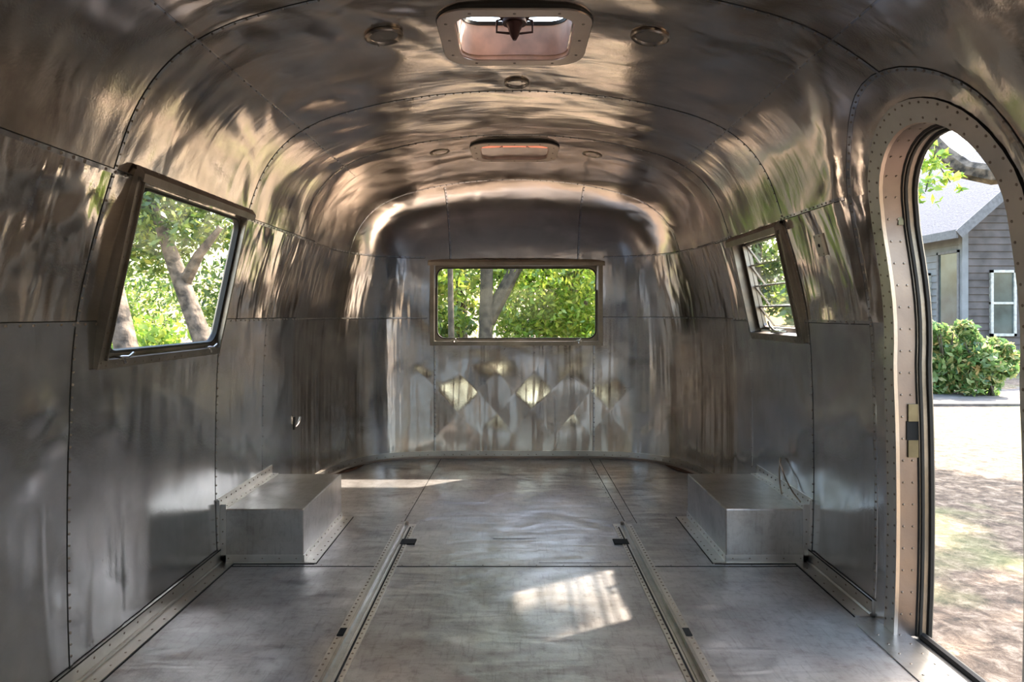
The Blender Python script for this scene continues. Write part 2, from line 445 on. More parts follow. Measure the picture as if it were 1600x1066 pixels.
# ------------------------------------------------------------------ seams: lap strips with rivets
TR = [0]
def strip(pts, nrm, width, thick=.0016, sp=.034, rr=.0042, rows=(0,), mat='lower', dark=True, name=None, parent=None):
    mb = MB(); rv = MB(); n = len(pts); k = 0
    sides = []
    for i in range(n):
        d = (pts[min(i+1,n-1)]-pts[max(i-1,0)]).normalized(); sides.append(nrm[i].cross(d).normalized())
    for i in range(n):
        p, nn, sd_ = pts[i], nrm[i], sides[i]
        mb.v += [tuple(p - sd_*width/2 - nn*.004), tuple(p - sd_*width/2 + nn*thick), tuple(p + sd_*width/2 + nn*thick), tuple(p + sd_*width/2 - nn*.004)]
    for i in range(n-1):
        for j in range(3):
            a = i*4+j; mb.f.append((a, a+1, a+5, a+4))
    TR[0] += 1
    o = mb.build(name or f'trim_{TR[0]}', M[mat], parent, smooth=True)
    if not parent: tag(o, kind='structure')
    L = 0
    for i in range(n-1):
        seg = (pts[i+1]-pts[i]).length
        while L < seg and seg > 0:
            t = L/seg; p = pts[i].lerp(pts[i+1], t); nn = nrm[i].lerp(nrm[i+1], t).normalized()
            for r_ in rows:
                if random.random() < .93: rv.rivet(p + sides[i]*r_*width + nn*thick, nn, rr*random.uniform(.85,1.15), .0024)
            L += sp*random.uniform(.93,1.07)
        L -= seg
    ro = rv.build('rivet_row', M['rivet'], o)
    if dark:
        dk = MB()
        for i in range(n):
            p = pts[i] + sides[i]*(width/2+.0015); nn = nrm[i]
            dk.v += [tuple(p - sides[i]*.0014 + nn*.0006), tuple(p + sides[i]*.0014 + nn*.0006)]
        for i in range(n-1): dk.f.append((2*i, 2*i+1, 2*i+3, 2*i+2))
        dk.build('lap_shadow_gap', M['hole'], o)
    return o
def hoop(y, a0=None, a1=None, **kw):
    a0 = a_z(-1,.02) if a0 is None else a0; a1 = a_z(1,.02) if a1 is None else a1
    kw.setdefault('dark', True); n = max(4, int(abs(a1-a0)/.03)); A = [a0+(a1-a0)*i/n for i in range(n+1)]
    return strip([wall_pt(a,y) for a in A], [wall_n(a,y) for a in A], .011, **kw)
def longi(a, y0, y1, w_=.012, **kw):
    n = max(2, int((y1-y0)/.04)); Y = [y0+(y1-y0)*i/n for i in range(n+1)]
    return strip([wall_pt(a,y) for y in Y], [wall_n(a,y) for y in Y], w_, **kw)
# hoops (right side of the near ones stops at the door surround)
hoop(1.865, a_z(-1,.02), a_z(1, DZ+DR+.137))
hoop(2.785, a_z(-1,.02), a_z(1,1.44)); hoop(2.785, a_z(1,1.43), a_z(1,.02))
hoop(3.47, a_z(-1,1.44), a_z(1,1.44), sp=.04); hoop(.9)
for s_ in (-1, 1): hoop(3.30 if s_ < 0 else 3.50, a_z(s_, .24), a_z(s_, 1.41), sp=.05, dark=False, rr=.003)

# long seams
for s_ in (-1, 1):
    a = a_z(s_, ZS2)
    if s_ < 0: longi(a, -1, LW['y0']-.005, sp=.045, rr=.0055); longi(a, LW['y1']+.005, Y0)
    else: longi(a, -1, DC-.45); longi(a, DF+.13, RW['y0']-.0); longi(a, RW['y1']+.01, Y0)
    a = a_z(s_, ZS1)
    if s_ < 0: longi(a, -1, LW['y0']-.005, w_=.014, sp=.05); longi(a, LW['y1']+.005, Y0, w_=.012, sp=.05)
    else: longi(a, -1, DN-.13, w_=.014); longi(a, DF+.13, RW['y0'], w_=.012, sp=.05); longi(a, RW['y1'], Y0, w_=.012, sp=.05)
    longi(a_x(s_*.87), -1, 3.72, sp=.05, rr=.003, w_=.006, dark=False)
# rear cap seams
def cap_ring(q, a0, a1, **kw):
    n = 90; pts = []; nr = []
    for i in range(n+1):
        x, z = prof(a0+(a1-a0)*i/n); X, Z = x*q, z*q; p = Vector((X, rear_y(X,Z), Z)); pts.append(p)
    for i in range(n+1):
        x, z = prof(a0+(a1-a0)*i/n); d = (pts[min(i+1,n)]-pts[max(i-1,0)]); p2 = Vector((x*(q-.01), rear_y(x*(q-.01), z*(q-.01)), z*(q-.01)))
        nn = d.cross(p2-pts[i]).normalized(); nr.append(nn if nn.dot(Vector((0,3.4,.8))-pts[i]) > 0 else -nn)
    return strip(pts, nr, .010, **kw)
cap_ring(.968, a_z(-1,1.46), a_z(1,1.46), sp=.04, rr=.0035)
def rear_seam(xz, w_=.011, **kw):
    return strip([Vector((x, rear_y(x,z), z)) for x,z in xz], [rear_n(x,z) for x,z in xz], w_, **kw)
rear_seam([(-.565, z) for z in np.linspace(.02,.80,28)], dark=True)
rear_seam([(.565, z) for z in np.linspace(.02,.80,28)])
for s_ in (-1,1):
    zt = [z for z in np.linspace(1.41, 1.90, 40) if q_of(s_*.445, z) < .968]
    rear_seam([(s_*(.445), z) for z in zt])
    for zz, w_ in ((ZS2,.011),(ZS1,.009)):
        xm = abs(prof(a_z(1, zz))[0]); xs = [xm-(xm-.62)*(1-t)**2.5 for t in np.linspace(0, 1, 70)]
        rear_seam([(s_*x, zz) for x in xs], w_, sp=.035, rr=.0035)

# ------------------------------------------------------------------ baseboards and rear edge
def basebd(s_, y0, y1, idx):
    mb = MB(); x = s_*1.217
    X0, X1 = sorted((x, x-s_*.004)); mb.bb(X0-.002, X1+.002, y0, y1, 0, .055)
    X0, X1 = sorted((x, x-s_*.062)); mb.bb(X0, X1, y0, y1, 0, .005)
    mb.tube([(x-s_*.008, y0, .008), (x-s_*.008, y1, .008)], .006, 6)
    o = mb.build('baseboard_left' if s_ < 0 else 'baseboard_right', M['seam']); tag(o, kind='structure')
    rv = MB(); y = y0+.03
    while y < y1-.02:
        rv.rivet((x-s_*.006, y, .038), (-s_,0,0), .004); rv.rivet((x-s_*.042, y+.02, .005), (0,0,1), .004); y += .075
    rv.build('rivet_row', M['rivet'], o)
    dk = MB(); X0, X1 = sorted((x-s_*.062, x-s_*.066)); dk.bb(X0, X1, y0, y1, 0, .0015); X0, X1 = sorted((x-s_*.0045, x-s_*.0062)); dk.bb(X0, X1, y0, y1, .053, .058)
    dk.build('lap_shadow_gap', M['hole'], o)
basebd(-1, -1, 2.80, 0); basebd(1, 2.30, 2.80, 0); basebd(1, -1, 1.5, 0); basebd(-1, 3.42, Y0, 0); basebd(1, 3.42, Y0, 0)
def edge_pt(t, dz=0, inset=0):
    c, s_ = math.cos(t), math.sin(t); q = abs(c)**(2/NQ)
    p = Vector((1.217*q*(1 if c >= 0 else -1), Y0+LC*s_**(2/NT_), dz))
    if inset:
        d = Vector((-p.x, 3.6-p.y, 0)); d.normalize(); p += d*inset
    return p
T = [R(2+176*i/70) for i in range(71)]
pts = [edge_pt(t, .028, .006) for t in T]
nr = []
for i in range(71):
    d = (pts[min(i+1,70)]-pts[max(i-1,0)]).normalized(); n_ = d.cross(Vector((0,0,1)));
    if n_.dot(Vector((0,3.5,0))-pts[i]) < 0: n_ = -n_
    n_.z = 0; nr.append(n_.normalized())
o = strip(pts, nr, .05, thick=.004, sp=.06, name='baseboard_rear', mat='seam')
o['kind'] = 'structure'
lip = MB(); lip.tube([edge_pt(t, .006, .02) for t in T], .011, 6); lo = lip.build('floor_lip', M['seam'], o, smooth=True)
# exposed plywood where the floor sheet stops short of the curve
for s_ in (-1, 1):
    mb = MB(); TT = [R(90 - s_*a) for a in np.linspace(42, 66, 12)]
    A = [edge_pt(t, .004, .03) for t in TT]; B = [edge_pt(t, .004, .03+.055*math.sin(PI*i/11)) for i, t in enumerate(TT)]
    for i in range(11):
        mb.add([A[i], A[i+1], B[i+1], B[i]], [(0,1,2,3)])
    TR[0] += 1; mb.build(f'trim_{TR[0]}', M['wood'])['kind'] = 'structure'

# floor sheet seams
def fl_line(x0,y0,x1,y1,w_=.004, riv=True, mat='hole'):
    mb = MB(); mb.bar((x0,y0,.0008),(x1,y1,.0008), w_, .0016)
    TR[0] += 1; o = mb.build(f'trim_{TR[0]}', M[mat]); tag(o, kind='structure')
    if riv:
        rv = MB(); a = Vector((x0,y0,0)); b = Vector((x1,y1,0)); L = (b-a).length; d = (b-a)/L; n_ = Vector((-d.y,d.x,0)); s__ = .03
        while s__ < L: rv.rivet(a+d*s__+n_*.014, (0,0,1), .0035, .0015); s__ += .11
        rv.build('rivet_row', M['rivet'], o)
fl_line(-1.15, 2.76, 1.15, 2.76); fl_line(-.545, 3.33, -.52, 4.8, .003); fl_line(.545, 3.33, .53, 4.8, .003); fl_line(.60, 3.33, .60, 4.78, .002, False)
mb = MB(); mb.bb(.10,.40,2.80,3.32,0,.0016); TR[0]+=1; mb.build(f'trim_{TR[0]}', M['floor'])['kind']='structure'
mb = MB(); mb.bb(-.10,.10,3.10,3.30,0,.0018); TR[0]+=1; mb.build(f'trim_{TR[0]}', M['floor'])['kind']='structure'

# ------------------------------------------------------------------ windows (local x along wall, y up, z towards the room)
def wmat(O, A, N):
    A = Vector(A).normalized(); N = Vector(N).normalized(); B = N.cross(A).normalized()
    m = Matrix.Identity(4)
    for i in range(3): m[i][0] = A[i]; m[i][1] = B[i]; m[i][2] = N[i]; m[i][3] = O[i]
    return m
def window(name, mt, w_, h_, fl=.03, glass_in=.045, rad=.05, depth=.07, hood=.028, jal=False, riv_r=.004, sd_=.052):
    mb = MB()
    out = rrect(w_, h_, .004, 6); inn = rrect(w_-2*fl, h_-2*fl, .004, 6)
    mb.ring(out, inn, -.03, .004)
    mb.ring(rrect(w_-2*fl, h_-2*fl, .004), rrect(w_-2*fl-.008, h_-2*fl-.008, .004), -depth, .012)
    root = mb.build(name, M['frame']); root.matrix_world = mt; tag(root, kind='structure')
    rv = MB()
    for sx in (-1,1):
        y = -h_/2+.02
        while y < h_/2: rv.rivet((sx*(w_/2-fl*.45), y, .004), (0,0,1), riv_r); y += .045
    for sy in (-1,1):
        x = -w_/2+.04
        while x < w_/2-.03: rv.rivet((x, sy*(h_/2-fl*.4), .004), (0,0,1), riv_r); x += .05
    rv.build('rivet_row', M['rivet'], root)
    hd = MB()
    if hood:
        X = w_/2+.012; yb, yt = h_/2-fl-.004, h_/2+.006
        secs = [(yt+.004, 0), (yt+.002, .010), (h_/2-.010, hood), (yb-.004, hood), (yb-.004, hood-.006), (yb+.006, hood-.007), (yb+.010, .004)]
        k = len(secs)
        hd.add([(-X, y, z) for y,z in secs]+[(X, y, z) for y,z in secs], [(i,(i+1)%k,k+(i+1)%k,k+i) for i in range(k)]+[tuple(range(k))[::-1], tuple(range(k,2*k))])
        hd.build('hood', M['frame'], root)
        hr = MB(); x = -w_/2+.03
        while x < w_/2: hr.rivet((x, (yt+h_/2-.010)/2+.006, (.010+hood)/2-.004), (0,.75,.66), riv_r); x += .05
        hr.build('rivet_row', M['rivet'], root)
    if not jal:
        sa = MB(); gw, gh = w_-2*fl-.008, h_-2*fl-.008
        iw, ih = gw-2*glass_in+.02, gh-2*glass_in+.01
        o1 = rrect(gw, gh, .012); i1 = rrect(iw, ih, rad)
        sa.ring(o1, i1, -sd_, -sd_+.018); sash = sa.build('sash', M['frame'], root, smooth=True)
        gk = MB(); gk.ring(rrect(iw+.004, ih+.004, rad), rrect(iw-.012, ih-.012, rad-.006), -sd_+.006, -sd_+.024); gk.build('gasket', M['dark'], sash, smooth=True)
        gl = MB(); p = rrect(iw, ih, rad); k = len(p)
        gl.add([(x,y,-sd_+.008) for x,y in p], [tuple(range(k))]); gl.build('pane', M['glass'], root)
        for sx in (-1,1):
            lt = MB(); x = sx*w_*.36; y = -h_/2+fl
            lt.box((x, y+.004, .004), (.05,.012,.014)); lt.tube([(x-.012,y+.008,.006),(x,y+.012,.024),(x+.014,y+.024,.028)], .004, 6); lt.tube([(x,y+.012,.006),(x,y-.012,.018)], .0045, 6)
            lt.build('latch', M['chrome'], root)
    else:
        iw, ih = w_-2*fl-.008, h_-2*fl-.008
        sa = MB(); sa.ring(rrect(iw, ih, .006), rrect(iw-.09, ih-.035, .02), -.06, -.045); sa.build('sash', M['frame'], root)
        for sx in (-1,1):
            ch = MB(); ch.box((sx*(iw/2-.035), 0, -.04), (.012, ih-.03, .03)); ch.build('side_channel', M['frame'], root)
        n = 4; ph = (ih-.03)/n
        for k in range(n):
            yc = -ih/2+.015+ph*(k+.5)
            g = MB(); a = R(24)
            c_, s_ = math.cos(a), math.sin(a); hh = ph*.5+.006; X = iw/2-.05
            g.add([(-X, yc+hh*c_, -.045+.0), (X, yc+hh*c_, -.045+.0), (X, yc-hh*c_, -.045-2*hh*s_), (-X, yc-hh*c_, -.045-2*hh*s_)], [(0,1,2,3)])
            gg = g.build('pane', M['glass2'], root)
            e = MB(); e.bar((-X, yc+hh*c_, -.043), (X, yc+hh*c_, -.043), .008, .008); e.bar((-X, yc-hh*c_, -.045-2*hh*s_), (X, yc-hh*c_, -.045-2*hh*s_), .005, .005)
            e.build('pane_rail', M['chrome'], gg)
            for sx in (-1,1):
                ar = MB(); ar.bar((sx*X, yc+hh*c_, -.043), (sx*X, yc-hh*c_, -.045-2*hh*s_), .007, .010, (1,0,0)); ar.build('pane_bracket', M['frame'], gg)
        cr = MB(); y = -ih/2+.005
        cr.box((.02, y+.006, -.01), (.10,.014,.03)); cr.tube([(-.05,y+.01,.0),(.0,y+.03,.012),(.04,y+.016,.016)], .006, 6); cr.tube([(.0,y+.03,.012),(-.04,y+.05,.0)], .006, 6); cr.tube([(-.14,y+.008,.004),(.16,y+.008,.004)], .004, 6)
        cr.build('crank', M['chrome'], root)
    return root
def side_window(name, s_, d, **kw):
    xt = prof(a_z(-1, d['z1']))[0]*-1; xb = prof(a_z(-1, d['z0']))[0]*-1
    bt = Vector((s_*(xt-.004), 0, d['z1'])); bb_ = Vector((s_*(xb-.004), 0, d['z0']))
    B = (bt-bb_).normalized(); A = Vector((0, -s_, 0)); N = A.cross(B).normalized()
    O = (bt+bb_)/2 + Vector((0, (d['y0']+d['y1'])/2, 0)) + N*.004
    return window(name, wmat(O, A, N), d['y1']-d['y0'], (bt-bb_).length, **kw)
side_window('window_1', -1, LW, sd_=.030, glass_in=.020, fl=.026, depth=.036)
side_window('window_2', 1, RW, jal=True, fl=.03)
window('window_3', wmat((.013, 4.735, 1.102), (1,0,0), (0,-1,0)), 1.207, .592, depth=.13, fl=.026, glass_in=.022, rad=.06, hood=.02, sd_=.06)

# ------------------------------------------------------------------ doorway
def door_sheet(name, off0, off1, lift0, lift1, mat, parent, close_bottom=False):
    """ribbon between two offsets of the doorway outline; lift = distance out through the wall (+x)"""
    a = door_pts(off0); b = door_pts(off1); mb = MB()
    def P(yz, l):
        y, z = yz; aa = a_z(1, max(0,min(z,1.9))); p = wall_pt(aa, y); return (p.x + l, y, z)
    n = len(a)
    mb.v = [P(p, lift0) for p in a] + [P(p, lift1) for p in b]
    mb.f = [(i, i+1, n+i+1, n+i) for i in range(n-1)]
    o = mb.build(name, mat, parent, smooth=True); return o
door = door_sheet('door_1', 0.0, .062, -.007, -.005, M['seam'], None); tag(door, kind='structure')
door_sheet('frame_lip', -.001, 0.0, .004, -.007, M['trim'], door)
door_sheet('frame_edge', .062, .064, -.005, .002, M['hole'], door)
door_sheet('jamb', 0.0, 0.0, -.007, .060, M['jamb'], door)
door_sheet('gasket', 0.0, -.006, .060, .064, M['dark'], door)
door_sheet('outer_jamb', -.006, -.008, .064, .10, M['frame'], door)
gp = door_pts(-.010); gm = MB()
gm.tube([(wall_pt(a_z(1,z),y).x+.10, y, z) for y,z in gp], .009, 6); gm.build('weather_seal', M['dark'], door, smooth=True)
gm = MB(); gm.tube([(wall_pt(a_z(1,z),y).x+.072, y, z) for y,z in door_pts(-.008)], .006, 6); gm.build('weather_seal', M['dark'], door, smooth=True)
rv = MB()
def along(P, sp):
    out = []; L = 0
    for i in range(len(P)-1):
        a = Vector((*P[i],0)); b = Vector((*P[i+1],0)); seg = (b-a).length
        while L < seg: out.append((a.lerp(b, L/seg).x, a.lerp(b, L/seg).y)); L += sp
        L -= seg
    return out
for off, lift, sp in ((.012,-.007,.05),(.052,-.006,.034)):
    for y, z in along(door_pts(off), sp):
        aa = a_z(1, max(z,.02)); p = wall_pt(aa, y); rv.rivet((p.x+lift, y, z), wall_n(aa, y), .0042)
for l in (.015,.045):
    for y, z in along(door_pts(0), .07):
        if z < .02: continue
        aa = a_z(1, z); p = wall_pt(aa, y); nn = Vector((0, DC-y, (DZ+.0-z) if z > DZ else 0)).normalized(); rv.rivet((p.x+l, y, z)+nn*.0 if False else Vector((p.x+l, y, z))+nn*.001, nn, .0038)
rv.build('rivet_row', M['rivet'], door)
# outer surround seam
def outer_seam(off):
    P = [(y,z) for y,z in door_pts(off) if z > .02]
    pts = []; nr = []
    for y,z in P:
        aa = a_z(1, z); pts.append(wall_pt(aa, y)); nr.append(wall_n(aa, y))
    return strip(pts, nr, .014, sp=.03, rr=.0045)
outer_seam(.135)
# lock keeper on the far jamb
k = MB(); xz = wall_pt(a_z(1,.62), DF).x
zk = 1.03-(673-490)*DF/F
for a_, b_ in ((.03,.085),(-.085,-.03)): k.bb(xz+.030, xz+.062, DF-.006, DF+.001, zk+a_, zk+b_)
k.build('strike_plate', M['brass'], door)
k = MB(); k.bb(xz+.026, xz+.064, DF-.004, DF+.001, zk-.030, zk+.030); k.build('strike_hole', M['hole'], door)
k = MB(); zh = 1.03+(490-335)*DF/F; xz = wall_pt(a_z(1,zh), DF).x; k.bb(xz+.05, xz+.066, DF-.008, DF+.001, zh-.035, zh+.03); k.build('hinge', M['brass'], door)
# threshold
k = MB(); k.bb(1.13, 1.26, DN-.05, DF+.08, -.01, .004); k.build('threshold', M['box'], door)
k = MB(); k.tube([(1.30, DN-.1, .0), (1.30, DF+.0, .0)], .014, 8); k.bb(1.26,1.32,DN-.1,DF+.01,-.06,-.004); k.build('sill_seal', M['dark'], door)
k = MB(); y = DN
while y < DF+.06: k.rivet((1.16, y, .004), (0,0,1), .004); k.rivet((1.23, y, .004), (0,0,1), .004); y += .06
k.build('rivet_row', M['rivet'], door)

# ------------------------------------------------------------------ wheel well boxes
def wheel_box(s_, label):
    x0, x1 = s_*.872, s_*1.225; y0, y1, h = 2.80, 3.42, .222
    root = empty('wheel_well_box', (s_*1.05, 3.1, 0)); L = Vector((s_*1.05, 3.1, 0))
    tag(root, label, 'wheel well', 'metal wheel well boxes')
    def bb(mb, xa, xb, ya, yb, za, zb):
        xa, xb = sorted((xa, xb)); mb.bb(xa-L.x, xb-L.x, ya-L.y, yb-L.y, za, zb)
    mb = MB(); bb(mb, x0, x1, y0, y1, 0, h)
    # slanted inner side
    mb.v = [(x-(.0 if z > .1 else 0)+(s_*.03 if (z > .1 and abs(x+L.x-x0) < .01) else 0)*0, y, z) for x,y,z in mb.v]
    b = mb.build('cover', M['box'], root)
    bv = b.modifiers.new('b','BEVEL'); bv.width = .005; bv.segments = 2
    ff = MB(); bb(ff, x0-s_*.055, x0, y0-.008, y1+.01, 0, .004); bb(ff, x0-s_*.004, x0, y0, y1, 0, .032); bb(ff, x0-s_*.02, x1, y0-.012, y0, 0, .004); bb(ff, x0, x1, y0-.003, y0, 0, .034)
    f = ff.build('floor_flange', M['seam'], root)
    wf = MB(); bb(wf, x1-s_*.004, x1, y0-.01, y1, h-.01, h+.045); bb(wf, x1-s_*.035, x1, y0, y1, h, h+.003); bb(wf, x1-s_*.035, x1-s_*.0, y0-.003, y0, 0, h+.02); bb(wf, x1-s_*.012, x1, y0-.012, y0, 0, h+.04)
    wfo = wf.build('wall_flange', M['seam'], root)
    rv = MB(); y = y0+.03
    while y < y1: 
        rv.rivet((x0-s_*.035-L.x, y-L.y, .004), (0,0,1), .004); rv.rivet((x0-s_*.005-L.x, y-L.y, .022), (-s_,0,0), .0035); y += .055
    x = .90
    while x < 1.2: rv.rivet((s_*x-L.x, y0-.003-L.y, .02), (0,-1,0), .0035); x += .07
    rv.build('rivet_row', M['rivet'], f)
    rv = MB(); y = y0+.02
    while y < y1: rv.rivet((x1-s_*.006-L.x, y-L.y, h+.03), (-s_,0,0), .004); rv.rivet((x1-s_*.022-L.x, y+.02-L.y, h+.003), (0,0,1), .0035); y += .05
    z = .03
    while z < h: rv.rivet((x1-s_*.022-L.x, y0-.004-L.y, z), (0,-1,0), .0035); z += .05
    rv.build('rivet_row', M['rivet'], wfo)
    dk = MB(); bb(dk, x0-s_*.0552, x0-s_*.058, y0-.012, y1+.01, 0, .002); bb(dk, x0-s_*.05, x1, y0-.016, y0-.012, 0, .002); dk.build('lap_shadow_gap', M['hole'], root)
    return root
wheel_box(-1, 'bare aluminium wheel well box against the left wall, beyond the large window')
wheel_box(1, 'bare aluminium wheel well box against the right wall, below the louvred window')

# ------------------------------------------------------------------ floor tracks
def track(s_, label):
    root = empty('floor_track', (s_*.525, 1.0, 0)); tag(root, label, 'floor track', 'riveted steel floor tracks')
    y0, y1 = -2.0, 2.31
    mb = MB(); mb.bb(-.045, .045, y0, y1, 0, .003); pl = mb.build('base_plate', M['seam'], root)
    mb = MB(); mb.bb(-.011, -.002, y0, y1-.02, .003, .022); mb.bb(-.002, .014, y0, y1-.03, .003, .007); mb.v = [(x*(-s_), y, z) for x,y,z in mb.v]
    mb.build('rail', M['box'], root)
    mb = MB(); mb.bb(-.020, -.012, y0, y1-.01, .003, .006); mb.bb(.022,.028, y0, y1-.05, .003,.0045); mb.v = [(x*(-s_), y, z) for x,y,z in mb.v]
    mb.build('groove', M['hole'], root)
    rv = MB(); y = -.2
    while y < y1-.02:
        for xx in (-.036, .036): rv.rivet((xx, y, .003), (0,0,1), .0045, .002)
        y += .032
    rv.build('rivet_row', M['rivet'], pl)
    mb = MB(); xs = -s_
    X0, X1 = sorted((xs*.012, xs*.080)); mb.bb(X0, X1, 2.02, 2.085, .0, .0052); mb.build('slot', M['hole'], root); mb = MB(); mb.bb(-.030*xs-.012, -.030*xs+.012, 1.16, 1.21, .003, .0060); mb.build('slot', M['hole'], root)
    mb = MB(); mb.tube([(0, y1-.02, .003),(0,y1-.02,.02)], .011, 8); mb.build('end_bolt', M['rivet'], root)
    return root
track(-1, 'riveted metal floor track on the left, lying wholly in shade')
track(1, 'riveted metal floor track on the right, crossed by bars of sunlight')

# ------------------------------------------------------------------ roof hatches
def hatch(hh, label, opened):
    cx, cy, w_, d_ = hh; zc = 1.944 - .007
    root = empty('roof_hatch', (cx, cy, zc)); tag(root, label, 'roof hatch')
    fr = MB(); fr.ring(rrect(w_+.03, d_+.03, .10, 8), rrect(w_-.075, d_-.065, .07, 8), -.012, .020)
    # side walls follow down a little
    fo = fr.build('frame', M['trim'], root, smooth=True)
    dk = MB(); dk.ring(rrect(w_+.036, d_+.036, .103, 8), rrect(w_+.026, d_+.026, .10, 8), -.006, .014); dk.build('frame_seal', M['dark'], root)
    rv = MB()
    for sx in (-1,1):
        for t in (-.3,0,.3): rv.rivet((sx*(w_/2-.012), t*d_, -.012), (0,0,-1), .006); rv.rivet((t*w_, sx*(d_/2-.010), -.012), (0,0,-1), .006)
    rv.build('rivet_row', M['rivet'], fo)
    wl2_ = MB(); wl2_.ring(rrect(w_-.075, d_-.065, .07, 8), rrect(w_-.081, d_-.071, .067, 8), -.008, .115); wl2_.build('well_liner', M['pink'], root, smooth=True)
    rim = MB(); rim.ring(rrect(w_-.073, d_-.063, .07, 8), rrect(w_-.09, d_-.08, .06, 8), .112, .125); rim.build('rim_gasket', M['dark'], root, smooth=True)
    # lid
    lid = MB(); p = rrect(w_-.04, d_-.03, .08, 8); k = len(p)
    lid.add([(x,y,0) for x,y in p]+[(x*.96,y*.96,.03) for x,y in p], [tuple(range(k))[::-1], tuple(range(k,2*k))]+[(i,(i+1)%k,k+(i+1)%k,k+i) for i in range(k)])
    lo_ = lid.build('lid', M['lid'] if not opened else M['rust'], root)
    if opened:
        lo_.location = (0, -d_*.02, .20); lo_.rotation_euler = (R(20), 0, 0)
    else:
        lo_.location = (0, 0, .126)
    # cranking mechanism
    c = MB()
    if opened:
        c.tube([(0,-.02,.14),(0,-.02,.035)], .04, 14); c.tube([(0,-.02,.035),(0,-.02,.0),(0,-.02,-.018)], [.028,.016,.006], 10)
        c.bar((-.19,-.02,.125),(.19,-.02,.125), .022, .012)
        c.bar((0,.06,.10),(-.18,.15,.145), .022,.014); c.bar((0,.06,.10),(.18,.15,.145), .022,.014); c.tube([(0,-.02,.10),(0,-.02,.075),(0,-.02,.05),(0,-.02,.035)],[.062,.060,.045,.02],14)
        co = c.build('crank_gear', M['rust'], root, smooth=True)
        hd = MB(); hd.tube([(-.035,-.02,.05),(-.058,-.02,.045),(-.058,-.02,.008),(-.02,-.02,.004),(.02,-.02,.004),(.058,-.02,.008),(.058,-.02,.045),(.035,-.02,.05)], .004, 6)
        hd.build('crank_handle', M['rust'], co, smooth=True)
    else:
        c.tube([(0,.02,.13),(0,.02,.075)], .05, 14); c.tube([(0,.02,.075),(0,.02,.05)], .012, 8); c.bar((-.19,.02,.12),(.19,.02,.12),.02,.01)
        co = c.build('crank_gear', M['hole'], root, smooth=True)
        for sx in (-1,1):
            b = MB(); b.tube([(sx*.07,.13,.06),(sx*.09,.13,.05),(sx*.07,.13,.045),(sx*.07,.13,.06)], .003, 6); b.build('bracket', M['dark'], root)
    return root
hatch(HATCH1, 'open roof hatch with pink painted well and dark red crank, nearer of the two', True)
hatch(HATCH2, 'small looking closed roof hatch in the ceiling near the rear window', False)

# ------------------------------------------------------------------ round fittings on the ceiling
def ring_thing(name, x, y, r, label, cat, group=None, lens='mesh', thick=.010):
    a = a_x(x); p = wall_pt(a, y); n_ = wall_n(a, y)
    root = empty(name, p + n_*.001); root.rotation_euler = n_.to_track_quat('Z','Y').to_euler(); tag(root, label, cat, group)
    m_ = MB(); N = 28; secs = [(r*1.0,0),(r*.99,thick*.6),(r*.9,thick),(r*.78,thick*.8),(r*.70,thick*.25)]
    for j in range(N):
        t = 2*PI*j/N
        for rr, zz in secs: m_.v.append((rr*math.cos(t), rr*math.sin(t), zz))
    k = len(secs)
    for j in range(N):
        for i in range(k-1): m_.f.append((j*k+i, ((j+1)%N)*k+i, ((j+1)%N)*k+i+1, j*k+i+1))
    m_.build('rim', M['ring'], root, smooth=True)
    m_ = MB(); m_.add([(r*.72*math.cos(2*PI*j/N), r*.72*math.sin(2*PI*j/N), thick*.3) for j in range(N)], [tuple(range(N))]); m_.build('lens', M[lens], root)
    for t in (90,210,330):
        m_ = MB(); m_.rivet((r*.86*math.cos(R(t)), r*.86*math.sin(R(t)), thick), (0,0,1), .004, .003); m_.build('screw', M['rivet'], root)
ring_thing('ceiling_light', -.415, 2.154, .062, 'round bronze rimmed ceiling light left of the near roof hatch', 'ceiling light', 'round ceiling lights')
ring_thing('ceiling_light', .430, 2.154, .062, 'round bronze rimmed ceiling light right of the near roof hatch', 'ceiling light', 'round ceiling lights')
ring_thing('ceiling_vent', .008, 2.68, .050, 'small round vent ring on the ceiling centre line behind the near hatch', 'vent', lens='roof')
ring_thing('ceiling_light', -.41, 3.72, .055, 'faint round ceiling fitting left of the far roof hatch', 'ceiling light', 'round ceiling lights', lens='roof', thick=.004)
ring_thing('ceiling_light', .43, 3.76, .055, 'faint round ceiling fitting right of the far roof hatch', 'ceiling light', 'round ceiling lights', lens='roof', thick=.004)

# ------------------------------------------------------------------ small wall things
def on_wall(s_, y, z):
    a = a_z(s_, z); p = wall_pt(a, y); n_ = wall_n(a, y); A = Vector((0,-s_,0)); return wmat(p, A, n_)
r_ = empty('wall_plate'); r_.matrix_world = on_wall(1, 2.52, 1.285); tag(r_, 'small square blank metal plate on the right wall between louvred window and doorway', 'cover plate')
m_ = MB(); m_.box((0,0,.005), (.056,.082,.010)); m_.build('plate', M['seam'], r_)
m_ = MB(); m_.rivet((0,0,.010),(0,0,1),.008,.003); m_.build('knockout_hole', M['hole'], r_)
for sx in (-1,1):
    for sy in (-1,1):
        m_ = MB(); m_.rivet((sx*.02, sy*.033, .010),(0,0,1),.0035); m_.build('screw', M['rivet'], r_)
r_ = empty('wall_latch'); r_.matrix_world = on_wall(-1, 3.78, .42); tag(r_, 'small black and chrome latch tab on the left wall behind the wheel well box', 'latch')
m_ = MB(); m_.box((-.008,0,.002),(.018,.07,.004)); m_.build('latch_slot', M['hole'], r_)
m_ = MB(); m_.tube([(.010,-.02,.002),(.016,0,.016),(.020,.03,.026),(.012,.038,.020)], .006, 8); m_.build('latch_lever', M['chrome'], r_, smooth=True)
